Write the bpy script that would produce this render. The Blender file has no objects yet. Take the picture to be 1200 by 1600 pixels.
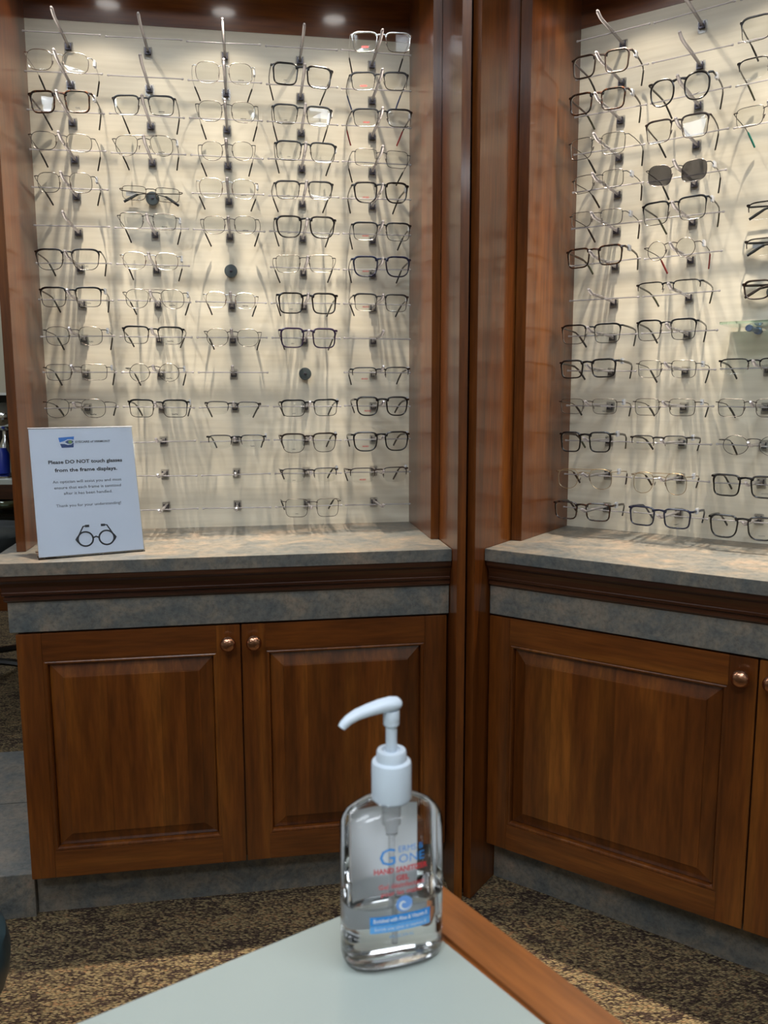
import bpy, bmesh, math, random
from mathutils import Vector, Matrix
R = math.radians
sc = bpy.context.scene
COL = sc.collection
random.seed(7)

# ---------------------------------------------------------------- camera
CAM_Z = 1.0668
PITCH, ROLL, FPX = 0.1427, -0.0027, 1292.46
cam_d = bpy.data.cameras.new('camera')
cam_d.sensor_fit = 'VERTICAL'
cam_d.sensor_height = 36.0
cam_d.lens = FPX / 1600 * 36.0
cam_d.clip_start = 0.02
cam_d.dof.use_dof = True
cam_d.dof.focus_distance = 1.8
cam_d.dof.aperture_fstop = 12.0
cam = bpy.data.objects.new('camera', cam_d)
COL.objects.link(cam)
_f = Vector((0, math.cos(PITCH), -math.sin(PITCH)))
_u = Vector((0, math.sin(PITCH), math.cos(PITCH)))
_r = Vector((1, 0, 0))
_r2 = _r * math.cos(ROLL) + _u * math.sin(ROLL)
_u2 = -_r * math.sin(ROLL) + _u * math.cos(ROLL)
M = Matrix((_r2, _u2, -_f)).transposed().to_4x4()
M.translation = Vector((0, 0, CAM_Z))
cam.matrix_world = M
sc.camera = cam

# ---------------------------------------------------------------- exposure, world
sc.view_settings.view_transform = 'Standard'
sc.view_settings.look = 'None'
sc.view_settings.exposure = 0.0
sc.view_settings.gamma = 1.0
sc.view_settings.use_curve_mapping = False
try:
    sc.cycles.use_denoising = True
    sc.cycles.max_bounces = 12
    sc.cycles.transparent_max_bounces = 24
    sc.cycles.transmission_bounces = 10
    sc.cycles.sample_clamp_indirect = 4.0
except Exception:
    pass
w = bpy.data.worlds.new('world'); sc.world = w; w.use_nodes = True
w.node_tree.nodes['Background'].inputs[0].default_value = (0.8, 0.88, 1.0, 1)
w.node_tree.nodes['Background'].inputs[1].default_value = 0.3

# ---------------------------------------------------------------- lighting levels
CEIL_COL = (0.86, 0.93, 1.0)
SPOT_BEAMS = [(82.0, 42, 1.0), (15.5, 76, 1.0), (2.6, 105, 0.3)]   # reflector beam, field and spill of each display lamp: watts, cone, softness
SPOT_COL = (1.0, 0.86, 0.68)
CEILING_LIGHTS = [(-1.3, 0.2, 10), (0.6, 0.15, 10), (-2.6, 3.6, 14), (-3.2, 1.6, 12), (-2.4, -2.8, 12), (2.0, -2.8, 12), (-0.4, -0.95, 24)]   # x, y, watts; the last one is added to brighten bottle and sign

# ---------------------------------------------------------------- unit frames (x along the unit, y into it)
UA = Matrix.Translation((0.1384, 1.6566, 0)) @ Matrix.Rotation(0.1593, 4, 'Z')
UB = Matrix.Translation((0.2051, 1.6605, 0)) @ Matrix.Rotation(-0.6051, 4, 'Z')
CT = 0.752             # counter top height
PV = 0.373             # display panel depth behind the counter edge
ROW0, DROW = 1.8055, 0.0769
COLS = {'A': [-0.764, -0.599, -0.434, -0.269, -0.106], 'B': [0.121, 0.284, 0.448]}
LAMPS = {'A': [-0.704, -0.437, -0.172], 'B': [0.18, 0.445, 0.71, 0.94]}
LAMP_V, LAMP_Z = 0.195, 1.972

# ---------------------------------------------------------------- node helpers
def new_mat(name):
    m = bpy.data.materials.new(name); m.use_nodes = True
    nt = m.node_tree; b = nt.nodes['Principled BSDF']
    return m, nt, b
def N(nt, t, **kw):
    n = nt.nodes.new(t)
    for k, v in kw.items():
        if k in n.inputs: n.inputs[k].default_value = v
        else: setattr(n, k, v)
    return n
def ramp(nt, stops):
    n = nt.nodes.new('ShaderNodeValToRGB')
    e = n.color_ramp.elements
    e[0].position, e[0].color = stops[0][0], (*stops[0][1], 1)
    e[1].position, e[1].color = stops[-1][0], (*stops[-1][1], 1)
    for p, c in stops[1:-1]:
        x = e.new(p); x.color = (*c, 1)
    return n
def flat(name, col, rough=0.5, metal=0.0, **kw):
    m, nt, b = new_mat(name)
    b.inputs['Base Color'].default_value = (*col, 1)
    b.inputs['Roughness'].default_value = rough
    b.inputs['Metallic'].default_value = metal
    for k, v in kw.items():
        b.inputs[k.replace('_', ' ')].default_value = v
    nz = N(nt, 'ShaderNodeTexNoise', Scale=60.0)
    mr = N(nt, 'ShaderNodeMapRange'); mr.inputs[3].default_value = rough * 0.9; mr.inputs[4].default_value = min(1, rough * 1.12)
    nt.links.new(nz.outputs[0], mr.inputs[0]); nt.links.new(mr.outputs[0], b.inputs['Roughness'])
    return m
def wood(name, scale, dark, mid, light, rough=0.24, coat=0.6, staves=False):
    m, nt, b = new_mat(name)
    tc = N(nt, 'ShaderNodeTexCoord'); mp = N(nt, 'ShaderNodeMapping'); mp.inputs['Scale'].default_value = scale
    n1 = N(nt, 'ShaderNodeTexNoise', Scale=1.0, Detail=5.0, Distortion=0.7)
    n2 = N(nt, 'ShaderNodeTexNoise', Scale=9.0, Detail=3.0)
    nt.links.new(tc.outputs['Object'], mp.inputs[0])
    nt.links.new(mp.outputs[0], n1.inputs[0]); nt.links.new(mp.outputs[0], n2.inputs[0])
    r = ramp(nt, [(0.3, dark), (0.52, mid), (0.72, light)])
    nt.links.new(n1.outputs[0], r.inputs[0])
    r2 = ramp(nt, [(0.35, (0.72, 0.72, 0.72)), (0.65, (1.1, 1.1, 1.1))])
    nt.links.new(n2.outputs[0], r2.inputs[0])
    mx = N(nt, 'ShaderNodeMixRGB', blend_type='MULTIPLY'); mx.inputs[0].default_value = 1.0
    nt.links.new(r.outputs[0], mx.inputs[1]); nt.links.new(r2.outputs[0], mx.inputs[2])
    if staves:
        mp3 = N(nt, 'ShaderNodeMapping'); mp3.inputs['Scale'].default_value = (17, 17, 0.0)
        nt.links.new(tc.outputs['Object'], mp3.inputs[0])
        v3 = N(nt, 'ShaderNodeTexVoronoi', Scale=1.0); nt.links.new(mp3.outputs[0], v3.inputs['Vector'])
        s3 = N(nt, 'ShaderNodeSeparateColor'); nt.links.new(v3.outputs['Color'], s3.inputs[0])
        r3 = ramp(nt, [(0.0, (0.68, 0.66, 0.62)), (1.0, (1.18, 1.2, 1.2))]); nt.links.new(s3.outputs[0], r3.inputs[0])
        mx3 = N(nt, 'ShaderNodeMixRGB', blend_type='MULTIPLY'); mx3.inputs[0].default_value = 1.0
        nt.links.new(mx.outputs[0], mx3.inputs[1]); nt.links.new(r3.outputs[0], mx3.inputs[2]); mx = mx3
    nt.links.new(mx.outputs[0], b.inputs['Base Color'])
    b.inputs['Roughness'].default_value = rough + 0.1
    b.inputs['Specular IOR Level'].default_value = 0.35
    b.inputs['Coat Weight'].default_value = coat
    b.inputs['Coat Roughness'].default_value = rough * 0.5
    bp = N(nt, 'ShaderNodeBump', Strength=0.04, Distance=0.002)
    nt.links.new(n2.outputs[0], bp.inputs['Height']); nt.links.new(bp.outputs[0], b.inputs['Normal'])
    return m
CH_D, CH_M, CH_L = (0.066, 0.0165, 0.0025), (0.125, 0.034, 0.0045), (0.19, 0.060, 0.008)
WOOD_V = wood('cherry_wood_upright', (16, 16, 1.3), CH_D, CH_M, CH_L)
WOOD_H = wood('cherry_wood_lengthwise', (1.3, 16, 16), CH_D, CH_M, CH_L)
WOOD_PANEL = wood('cherry_wood_panel', (13, 13, 1.5), CH_D, CH_M, CH_L, staves=True)
WOOD_MOULD = wood('dark_cherry_moulding', (1.3, 30, 30), (0.022, 0.0065, 0.003), (0.042, 0.013, 0.005), (0.065, 0.022, 0.008))
WOOD_RAIL = wood('table_rail_wood', (14, 1.5, 14), (0.2, 0.06, 0.012), (0.28, 0.09, 0.02), (0.36, 0.125, 0.03))

def slate(name, k=1.0):
    m, nt, b = new_mat(name)
    tc = N(nt, 'ShaderNodeTexCoord')
    n1 = N(nt, 'ShaderNodeTexNoise', Scale=13.0, Detail=10.0, Roughness=0.72, Distortion=0.6)
    n2 = N(nt, 'ShaderNodeTexNoise', Scale=45.0, Detail=8.0, Roughness=0.75, Distortion=0.8)
    n3 = N(nt, 'ShaderNodeTexNoise', Scale=110.0, Detail=4.0, Roughness=0.7)
    for n in (n1, n2, n3): nt.links.new(tc.outputs['Object'], n.inputs[0])
    c = lambda x, y, z: (x * k, y * k, z * k)
    r1 = ramp(nt, [(0.34, c(0.09, 0.104, 0.108)), (0.46, c(0.135, 0.134, 0.125)), (0.56, c(0.19, 0.168, 0.138)), (0.68, c(0.25, 0.192, 0.148))])
    r2 = ramp(nt, [(0.3, (0.62, 0.66, 0.68)), (0.5, (1, 1, 1)), (0.72, (1.28, 1.22, 1.16))])
    r3 = ramp(nt, [(0.34, (0.72, 0.72, 0.72)), (0.5, (1, 1, 1)), (0.7, (1.12, 1.12, 1.12))])
    for a, r in ((n1, r1), (n2, r2), (n3, r3)): nt.links.new(a.outputs[0], r.inputs[0])
    m1 = N(nt, 'ShaderNodeMixRGB', blend_type='MULTIPLY'); m1.inputs[0].default_value = 1
    m2 = N(nt, 'ShaderNodeMixRGB', blend_type='MULTIPLY'); m2.inputs[0].default_value = 1
    nt.links.new(r1.outputs[0], m1.inputs[1]); nt.links.new(r2.outputs[0], m1.inputs[2])
    nt.links.new(m1.outputs[0], m2.inputs[1]); nt.links.new(r3.outputs[0], m2.inputs[2])
    nt.links.new(m2.outputs[0], b.inputs['Base Color'])
    b.inputs['Roughness'].default_value = 0.42
    bp = N(nt, 'ShaderNodeBump', Strength=0.15, Distance=0.001)
    nt.links.new(n3.outputs[0], bp.inputs['Height']); nt.links.new(bp.outputs[0], b.inputs['Normal'])
    return m
SLATE = slate('slate_laminate', 0.86)

def carpet():
    m, nt, b = new_mat('loop_carpet')
    tc = N(nt, 'ShaderNodeTexCoord')
    mp = N(nt, 'ShaderNodeMapping'); mp.inputs['Rotation'].default_value = (0, 0, R(40)); mp.inputs['Scale'].default_value = (1, 2.1, 1)
    nt.links.new(tc.outputs['Object'], mp.inputs[0])
    vo = N(nt, 'ShaderNodeTexVoronoi', Scale=160.0, Randomness=0.65)
    nt.links.new(mp.outputs[0], vo.inputs['Vector'])
    big = N(nt, 'ShaderNodeTexNoise', Scale=9.0, Detail=6.0, Roughness=0.75, Distortion=1.6)
    mp2 = N(nt, 'ShaderNodeMapping'); mp2.inputs['Rotation'].default_value = (0, 0, R(-35)); mp2.inputs['Scale'].default_value = (1, 2.6, 1)
    nt.links.new(tc.outputs['Object'], mp2.inputs[0]); nt.links.new(mp2.outputs[0], big.inputs[0])
    sep = N(nt, 'ShaderNodeSeparateColor'); nt.links.new(vo.outputs['Color'], sep.inputs[0])
    ad = N(nt, 'ShaderNodeMath', operation='ADD'); nt.links.new(big.outputs[0], ad.inputs[0])
    mu = N(nt, 'ShaderNodeMath', operation='MULTIPLY_ADD'); mu.inputs[1].default_value = 0.34; mu.inputs[2].default_value = -0.17
    nt.links.new(sep.outputs[0], mu.inputs[0]); nt.links.new(mu.outputs[0], ad.inputs[1])
    r = ramp(nt, [(0.34, (0.05, 0.032, 0.026)), (0.44, (0.10, 0.068, 0.044)), (0.52, (0.19, 0.145, 0.08)), (0.60, (0.28, 0.215, 0.115)), (0.72, (0.25, 0.145, 0.075))])
    nt.links.new(ad.outputs[0], r.inputs[0])
    dk = ramp(nt, [(0.0, (1.15, 1.15, 1.15)), (0.45, (0.85, 0.85, 0.85)), (0.8, (0.3, 0.3, 0.3))])
    sc_ = N(nt, 'ShaderNodeMath', operation='MULTIPLY'); sc_.inputs[1].default_value = 1.1
    nt.links.new(vo.outputs['Distance'], sc_.inputs[0]); nt.links.new(sc_.outputs[0], dk.inputs[0])
    mx = N(nt, 'ShaderNodeMixRGB', blend_type='MULTIPLY'); mx.inputs[0].default_value = 1
    nt.links.new(r.outputs[0], mx.inputs[1]); nt.links.new(dk.outputs[0], mx.inputs[2])
    nt.links.new(mx.outputs[0], b.inputs['Base Color'])
    b.inputs['Roughness'].default_value = 0.95
    b.inputs['Specular IOR Level'].default_value = 0.1
    bp = N(nt, 'ShaderNodeBump', Strength=0.7, Distance=0.004); bp.invert = True
    nt.links.new(vo.outputs['Distance'], bp.inputs['Height']); nt.links.new(bp.outputs[0], b.inputs['Normal'])
    return m
CARPET = carpet()

def panelboard():
    m, nt, b = new_mat('cream_display_board')
    tc = N(nt, 'ShaderNodeTexCoord'); mp = N(nt, 'ShaderNodeMapping'); mp.inputs['Scale'].default_value = (6, 6, 120)
    nt.links.new(tc.outputs['Object'], mp.inputs[0])
    n = N(nt, 'ShaderNodeTexNoise', Scale=1.0, Detail=3.0); nt.links.new(mp.outputs[0], n.inputs[0])
    r = ramp(nt, [(0.3, (0.60, 0.56, 0.46)), (0.7, (0.68, 0.64, 0.53))]); nt.links.new(n.outputs[0], r.inputs[0])
    nt.links.new(r.outputs[0], b.inputs['Base Color']); b.inputs['Roughness'].default_value = 0.55
    return m
BOARD = panelboard()
def clearmix(name, tint, refl=1.0, rough=0.0, ior=1.5):
    m = bpy.data.materials.new(name); m.use_nodes = True; nt = m.node_tree
    nt.nodes.remove(nt.nodes['Principled BSDF']); out = nt.nodes['Material Output']
    t = N(nt, 'ShaderNodeBsdfTransparent'); t.inputs[0].default_value = (*tint, 1)
    g = N(nt, 'ShaderNodeBsdfGlossy'); g.inputs['Roughness'].default_value = rough
    g.inputs[0].default_value = (refl, refl, refl, 1)
    f = N(nt, 'ShaderNodeFresnel'); f.inputs[0].default_value = ior
    mx = N(nt, 'ShaderNodeMixShader')
    nt.links.new(f.outputs[0], mx.inputs[0]); nt.links.new(t.outputs[0], mx.inputs[1]); nt.links.new(g.outputs[0], mx.inputs[2])
    nt.links.new(mx.outputs[0], out.inputs['Surface'])
    return m
LENS = clearmix('clear_lens', (0.97, 0.975, 0.97))
SUNLENS = clearmix('dark_sun_lens', (0.42, 0.42, 0.44), 1.0, 0.02, 1.7)
def acrylic():
    m = bpy.data.materials.new('clear_acrylic'); m.use_nodes = True; nt = m.node_tree
    nt.nodes.remove(nt.nodes['Principled BSDF']); out = nt.nodes['Material Output']
    t = N(nt, 'ShaderNodeBsdfTransparent'); t.inputs[0].default_value = (0.8, 0.8, 0.81, 1)
    d = N(nt, 'ShaderNodeBsdfTranslucent'); d.inputs[0].default_value = (0.9, 0.88, 0.95, 1)
    d2 = N(nt, 'ShaderNodeBsdfDiffuse'); d2.inputs[0].default_value = (0.9, 0.88, 0.95, 1)
    g = N(nt, 'ShaderNodeBsdfGlossy'); g.inputs['Roughness'].default_value = 0.07
    f = N(nt, 'ShaderNodeFresnel'); f.inputs[0].default_value = 1.75
    a = N(nt, 'ShaderNodeMixShader'); a.inputs[0].default_value = 0.5
    b = N(nt, 'ShaderNodeMixShader'); b.inputs[0].default_value = 0.42
    c = N(nt, 'ShaderNodeMixShader')
    L = nt.links.new
    L(d.outputs[0], a.inputs[1]); L(d2.outputs[0], a.inputs[2]); L(t.outputs[0], b.inputs[1]); L(a.outputs[0], b.inputs[2])
    L(f.outputs[0], c.inputs[0]); L(b.outputs[0], c.inputs[1]); L(g.outputs[0], c.inputs[2]); L(c.outputs[0], out.inputs['Surface'])
    return m
ACRYL = acrylic()
SHEET = clearmix('clear_acrylic_sheet', (0.97, 0.98, 0.99))
PLATE = clearmix('clear_peg_plate', (0.94, 0.94, 0.95), 0.6, 0.1, 1.35)
BOTTLE = clearmix('clear_bottle_plastic', (0.99, 0.995, 1.0), 1.0, 0.04, 1.4)
GEL = flat('clear_gel', (0.99, 0.995, 1.0), 0.0, 0, Transmission_Weight=1.0, IOR=1.36)
GLASSGREEN = flat('green_edge_glass', (0.75, 0.95, 0.87), 0.02, 0, Transmission_Weight=1.0, IOR=1.5)
FR = {
 'black': flat('black_acetate', (0.004, 0.004, 0.005), 0.25, 0, Coat_Weight=0.15),
 'navy': flat('navy_acetate', (0.005, 0.009, 0.032), 0.25, 0, Coat_Weight=0.15),
 'purple': flat('purple_black_acetate', (0.022, 0.012, 0.04), 0.25, 0, Coat_Weight=0.5),
 'brown': flat('brown_frame', (0.022, 0.012, 0.008), 0.3, 0.2),
 'silver': flat('silver_metal', (0.6, 0.6, 0.6), 0.2, 1.0),
 'gunmetal': flat('gunmetal_metal', (0.065, 0.06, 0.058), 0.3, 0.9),
 'gold': flat('pale_gold_metal', (0.36, 0.27, 0.16), 0.28, 1.0),
 'red': flat('red_acetate', (0.25, 0.012, 0.012), 0.3),
 'blue': flat('blue_acetate', (0.05, 0.08, 0.19), 0.3),
 'teal': flat('teal_acetate', (0.005, 0.22, 0.17), 0.3),
 'olive': flat('olive_acetate', (0.04, 0.042, 0.018), 0.3),
}
def tortoise():
    m, nt, b = new_mat('tortoise_acetate')
    tc = N(nt, 'ShaderNodeTexCoord'); n = N(nt, 'ShaderNodeTexNoise', Scale=160.0, Detail=2.0)
    nt.links.new(tc.outputs['Object'], n.inputs[0])
    r = ramp(nt, [(0.44, (0.008, 0.005, 0.004)), (0.72, (0.06, 0.02, 0.007))]); nt.links.new(n.outputs[0], r.inputs[0])
    nt.links.new(r.outputs[0], b.inputs['Base Color']); b.inputs['Roughness'].default_value = 0.22
    return m
FR['tortoise'] = tortoise()
CLIPM = flat('dark_clip_metal', (0.06, 0.055, 0.07), 0.3, 0.6)
DISCM = flat('grey_magnet', (0.06, 0.075, 0.08), 0.4, 0.3)
PAD = flat('nose_pad_silicone', (0.35, 0.32, 0.3), 0.25, 0, Transmission_Weight=0.5)
TAGM = flat('clear_plastic_tag', (0.8, 0.84, 0.92), 0.15, 0, Transmission_Weight=0.45)
COPPER = flat('copper_knob', (0.52, 0.27, 0.17), 0.25, 1.0)
CHROME = flat('chrome', (0.7, 0.72, 0.72), 0.12, 1.0)
BLACKM = flat('black_void', (0.006, 0.006, 0.008), 0.4)
WHITEP = flat('white_pump_plastic', (0.60, 0.68, 0.77), 0.35)
PAPER = flat('white_paper', (0.74, 0.78, 0.86), 0.7)
INKB = flat('black_ink', (0.01, 0.012, 0.02), 0.6)
INKG = flat('grey_ink', (0.05, 0.055, 0.075), 0.6)
INKR = flat('red_ink', (0.6, 0.03, 0.04), 0.5)
INKBL = flat('blue_ink', (0.03, 0.27, 0.72), 0.5)
INKBL2 = flat('pale_blue_ink', (0.12, 0.4, 0.82), 0.5)
INKSW = flat('swirl_blue_ink', (0.16, 0.36, 0.8), 0.5)
INKW = flat('white_ink', (0.8, 0.85, 0.9), 0.5)
LOGO_B = flat('logo_bright_blue', (0.02, 0.2, 0.62), 0.5)
LOGO_N = flat('logo_navy', (0.01, 0.05, 0.2), 0.5)
LOGO_G = flat('logo_green', (0.22, 0.35, 0.1), 0.5)
TABLEM = flat('grey_green_laminate', (0.37, 0.415, 0.385), 0.3)
WALLM = flat('beige_wall_paint', (0.52, 0.47, 0.36), 0.8)
CEILM = flat('white_ceiling', (0.75, 0.75, 0.72), 0.9)
TEALV = flat('dark_teal_vinyl', (0.014, 0.035, 0.045), 0.35)
GREYV = flat('charcoal_vinyl', (0.03, 0.036, 0.038), 0.4)
def emis(name, col, s):
    m, nt, b = new_mat(name)
    b.inputs['Base Color'].default_value = (0.8, 0.8, 0.8, 1)
    b.inputs['Emission Color'].default_value = (*col, 1); b.inputs['Emission Strength'].default_value = s
    return m
LAMPE = emis('lamp_lens_glow', (1.0, 0.95, 0.9), 13.0)
TROFE = emis('ceiling_diffuser_glow', CEIL_COL, 5.0)

# ---------------------------------------------------------------- mesh helpers
class MB:
    def __init__(s): s.v = []; s.f = []; s.m = []
    def add(s, vs, fs, mi=0):
        o = len(s.v); s.v += [tuple(v) for v in vs]; s.f += [tuple(i + o for i in f) for f in fs]; s.m += [mi] * len(fs); return s
    def box(s, x0, x1, y0, y1, z0, z1, mi=0, bev=0.0):
        if bev <= 0:
            vs = [(x, y, z) for x in (x0, x1) for y in (y0, y1) for z in (z0, z1)]
            return s.add(vs, [(0, 1, 3, 2), (4, 6, 7, 5), (0, 4, 5, 1), (2, 3, 7, 6), (0, 2, 6, 4), (1, 5, 7, 3)], mi)
        bm = bmesh.new(); bmesh.ops.create_cube(bm, size=1)
        for v in bm.verts:
            v.co = Vector(((x0 + x1) / 2 + v.co.x * (x1 - x0), (y0 + y1) / 2 + v.co.y * (y1 - y0), (z0 + z1) / 2 + v.co.z * (z1 - z0)))
        bmesh.ops.bevel(bm, geom=bm.edges[:], offset=bev, segments=2, affect='EDGES')
        bm.verts.index_update()
        s.add([v.co[:] for v in bm.verts], [[v.index for v in f.verts] for f in bm.faces], mi); bm.free(); return s
    def tube(s, pts, rx, rz=None, side=None, n=8, cap=True, mi=0, closed=False):
        """sweep an ellipse: rx along the side axis, rz along the other one; radii may be lists"""
        P = [Vector(p) for p in pts]; k = len(P); rings = []
        for i in range(k):
            if closed: t = P[(i + 1) % k] - P[i - 1]
            else: t = P[min(i + 1, k - 1)] - P[max(i - 1, 0)]
            t.normalize()
            if side is None:
                a = Vector((0, 0, 1)) if abs(t.z) < 0.9 else Vector((1, 0, 0))
                sx = t.cross(a).normalized()
            else:
                sx = Vector(side); sx = (sx - t * sx.dot(t)).normalized()
            sz = t.cross(sx).normalized()
            a_ = rx[i] if isinstance(rx, (list, tuple)) else rx
            b_ = a_ if rz is None else (rz[i] if isinstance(rz, (list, tuple)) else rz)
            rings.append([P[i] + sx * (a_ * math.cos(2 * math.pi * j / n)) + sz * (b_ * math.sin(2 * math.pi * j / n)) for j in range(n)])
        vs = [p for r in rings for p in r]; fs = []
        for i in range(k if closed else k - 1):
            a, b = i * n, ((i + 1) % k) * n
            for j in range(n): fs.append((a + j, a + (j + 1) % n, b + (j + 1) % n, b + j))
        if cap and not closed:
            fs.append(tuple(range(n))[::-1]); fs.append(tuple(range((k - 1) * n, k * n)))
        return s.add(vs, fs, mi)
    def lathe(s, prof, c=(0, 0, 0), axis='z', n=32, sx=1.0, sy=1.0, mi=0):
        vs = []; fs = []; k = len(prof)
        for r, h in prof:
            for j in range(n):
                a = 2 * math.pi * j / n; x, y = r * math.cos(a) * sx, r * math.sin(a) * sy
                vs.append({'z': (c[0] + x, c[1] + y, c[2] + h), 'y': (c[0] + x, c[1] + h, c[2] + y), 'x': (c[0] + h, c[1] + x, c[2] + y)}[axis])
        for i in range(k - 1):
            for j in range(n): fs.append((i * n + j, i * n + (j + 1) % n, (i + 1) * n + (j + 1) % n, (i + 1) * n + j))
        fs.append(tuple(range(n))[::-1]); fs.append(tuple(range((k - 1) * n, k * n)))
        return s.add(vs, fs, mi)
    def rects(s, x0, x1, z0, z1, prof, fill=True, mi=0):
        """nested rectangles: prof = [(inset, y)]"""
        o = [];
        for ins, y in prof:
            o += [(x0 + ins, y, z0 + ins), (x1 - ins, y, z0 + ins), (x1 - ins, y, z1 - ins), (x0 + ins, y, z1 - ins)]
        fs = []
        for i in range(len(prof) - 1):
            for j in range(4): fs.append((i * 4 + j, i * 4 + (j + 1) % 4, i * 4 + 4 + (j + 1) % 4, i * 4 + 4 + j))
        if fill: k = (len(prof) - 1) * 4; fs.append((k, k + 1, k + 2, k + 3))
        return s.add(o, fs, mi)
    def build(s, name, mats, parent=None, smooth=False, mw=None):
        me = bpy.data.meshes.new(name); me.from_pydata(s.v, [], s.f)
        if not isinstance(mats, (list, tuple)): mats = [mats]
        for m in mats: me.materials.append(m)
        for p, i in zip(me.polygons, s.m): p.material_index = i
        bm = bmesh.new(); bm.from_mesh(me); bmesh.ops.recalc_face_normals(bm, faces=bm.faces[:]); bm.to_mesh(me); bm.free()
        if smooth:
            me.polygons.foreach_set('use_smooth', [True] * len(me.polygons))
            try: me.set_sharp_from_angle(angle=R(40))
            except Exception: pass
        return link(name, me, parent, mw)
def link(name, me, parent=None, mw=None):
    o = bpy.data.objects.new(name, me); COL.objects.link(o)
    if parent is not None: o.parent = parent
    if mw is not None: o.matrix_local = mw
    return o
def tag(o, label=None, cat=None, group=None, kind=None):
    if label: o['label'] = label
    if cat: o['category'] = cat
    if group: o['group'] = group
    if kind: o['kind'] = kind
    return o
def thing(name, label, cat, mw=None, group=None, kind=None):
    o = bpy.data.objects.new(name, None); COL.objects.link(o); o.empty_display_size = 0.05
    if mw is not None: o.matrix_world = mw
    return tag(o, label, cat, group, kind)
T = Matrix.Translation
_txt = {}
def text_mesh(s, size, off=0.0, spacing=1.0):
    """text in the xz plane facing -y, centred, at cap height about size"""
    key = (s, round(size, 6), off)
    if key in _txt: return _txt[key]
    cu = bpy.data.curves.new('lettering', 'FONT'); cu.body = s; cu.size = 1.4; cu.align_x = 'CENTER'; cu.align_y = 'CENTER'
    cu.offset = off; cu.resolution_u = 2; cu.space_character = spacing
    ob = bpy.data.objects.new('lettering', cu); COL.objects.link(ob)
    dg = bpy.context.evaluated_depsgraph_get(); dg.update()
    me = bpy.data.meshes.new_from_object(ob.evaluated_get(dg))
    vs = [(v.co.x * size, 0.0, v.co.y * size) for v in me.vertices]; fs = [tuple(p.vertices) for p in me.polygons]
    bpy.data.objects.remove(ob); bpy.data.curves.remove(cu); bpy.data.meshes.remove(me)
    _txt[key] = (vs, fs); return vs, fs
ORD = ['top', 'second', 'third', 'fourth', 'fifth', 'sixth', 'seventh', 'eighth', 'ninth', 'tenth', 'eleventh', 'twelfth', 'thirteenth', 'fourteenth']
CORD = ['first', 'second', 'third', 'fourth', 'fifth']

# ================================================================ SETTING
def struct(name, mb, m): return tag(mb.build(name, m), kind='structure')
struct('floor', MB().box(-4.6, 4.2, -3.6, 5.4, -0.05, 0), CARPET)
struct('ceiling', MB().box(-4.6, 4.2, -3.6, 5.4, 2.7, 2.78), CEILM)
struct('wall_back', MB().box(-4.6, 4.2, 5.3, 5.4, 0, 2.7), WALLM)
struct('wall_left', MB().box(-4.7, -4.6, -3.6, 5.4, 0, 2.7), WALLM)
struct('wall_right', MB().box(4.2, 4.3, -3.6, 5.4, 0, 2.7), WALLM)
struct('wall_front', MB().box(-4.6, 4.2, -3.7, -3.6, 0, 2.7), WALLM)
for x, y, watts in CEILING_LIGHTS:
    t = thing('ceiling_light', 'white recessed ceiling light panel, unseen overhead, placed to light the scene', 'ceiling light', T((x, y, 2.68)), 'ceiling light panels')
    fr = MB()
    for a in ((-0.62, -0.58, -0.32, 0.32), (0.58, 0.62, -0.32, 0.32), (-0.58, 0.58, -0.32, -0.28), (-0.58, 0.58, 0.28, 0.32)): fr.box(*a, -0.02, 0.02)
    fr.build('frame', CEILM, t)
    MB().box(-0.58, 0.58, -0.28, 0.28, 0.005, 0.018).build('diffuser', TROFE, t)
    ld = bpy.data.lights.new('panel_light', 'AREA'); ld.shape = 'RECTANGLE'; ld.size = 1.1; ld.size_y = 0.52
    ld.energy = watts; ld.color = CEIL_COL
    lo = link('panel_light', ld, t, T((0, 0, -0.005)))

# ================================================================ BASE CABINETS
def knob(parent, x, z):
    MB().lathe([(0.0045, 0.0), (0.0045, -0.008), (0.006, -0.011), (0.0125, -0.0135), (0.0155, -0.018), (0.0152, -0.0225), (0.011, -0.027), (0.004, -0.0287)],
               (x, 0, z), 'y', 28).build('knob', COPPER, parent, True)['label'] = 'round copper knob'
def door(parent, x0, x1, z0, z1, v, knob_side):
    d = MB(); s = 0.047; st = 0.056; y0, y1 = v, v + 0.02
    d.box(x0, x0 + s, y0, y1, z0, z1, 0, 0.0012); d.box(x1 - s, x1, y0, y1, z0, z1, 0, 0.0012)
    d.box(x0 + s, x1 - s, y0 + 0.0003, y1, z0, z0 + st, 1, 0.0008); d.box(x0 + s, x1 - s, y0 + 0.0003, y1, z1 - st, z1, 1, 0.0008)
    d.rects(x0 + s, x1 - s, z0 + st, z1 - st, [(-0.001, v + 0.0015), (0.0015, v + 0.0015), (0.0035, v + 0.0005), (0.006, v + 0.0012), (0.0075, v + 0.0035), (0.0085, v + 0.010), (0.0085, v + 0.018)], False, 0)
    dr = d.build('door', [WOOD_V, WOOD_H], parent)
    MB().rects(x0 + s, x1 - s, z0 + st, z1 - st, [(0.008, v + 0.014), (0.0095, v + 0.0105), (0.034, v + 0.0035), (0.0345, v + 0.0018), (0.036, v + 0.0014)], True).build('raised_panel', WOOD_PANEL, dr)
    kx = (x1 - 0.024) if knob_side > 0 else (x0 + 0.024)
    k = thing_child = None
    kb = MB().lathe([(0.0045, v + 0.001), (0.0045, v - 0.008), (0.006, v - 0.011), (0.0125, v - 0.0135), (0.0155, v - 0.018), (0.0152, v - 0.0225), (0.011, v - 0.027), (0.004, v - 0.0287)],
                    (kx, 0, z1 - 0.034), 'y', 28).build('knob', COPPER, dr, True)
    kb['label'] = 'round copper knob'
    return dr
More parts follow.
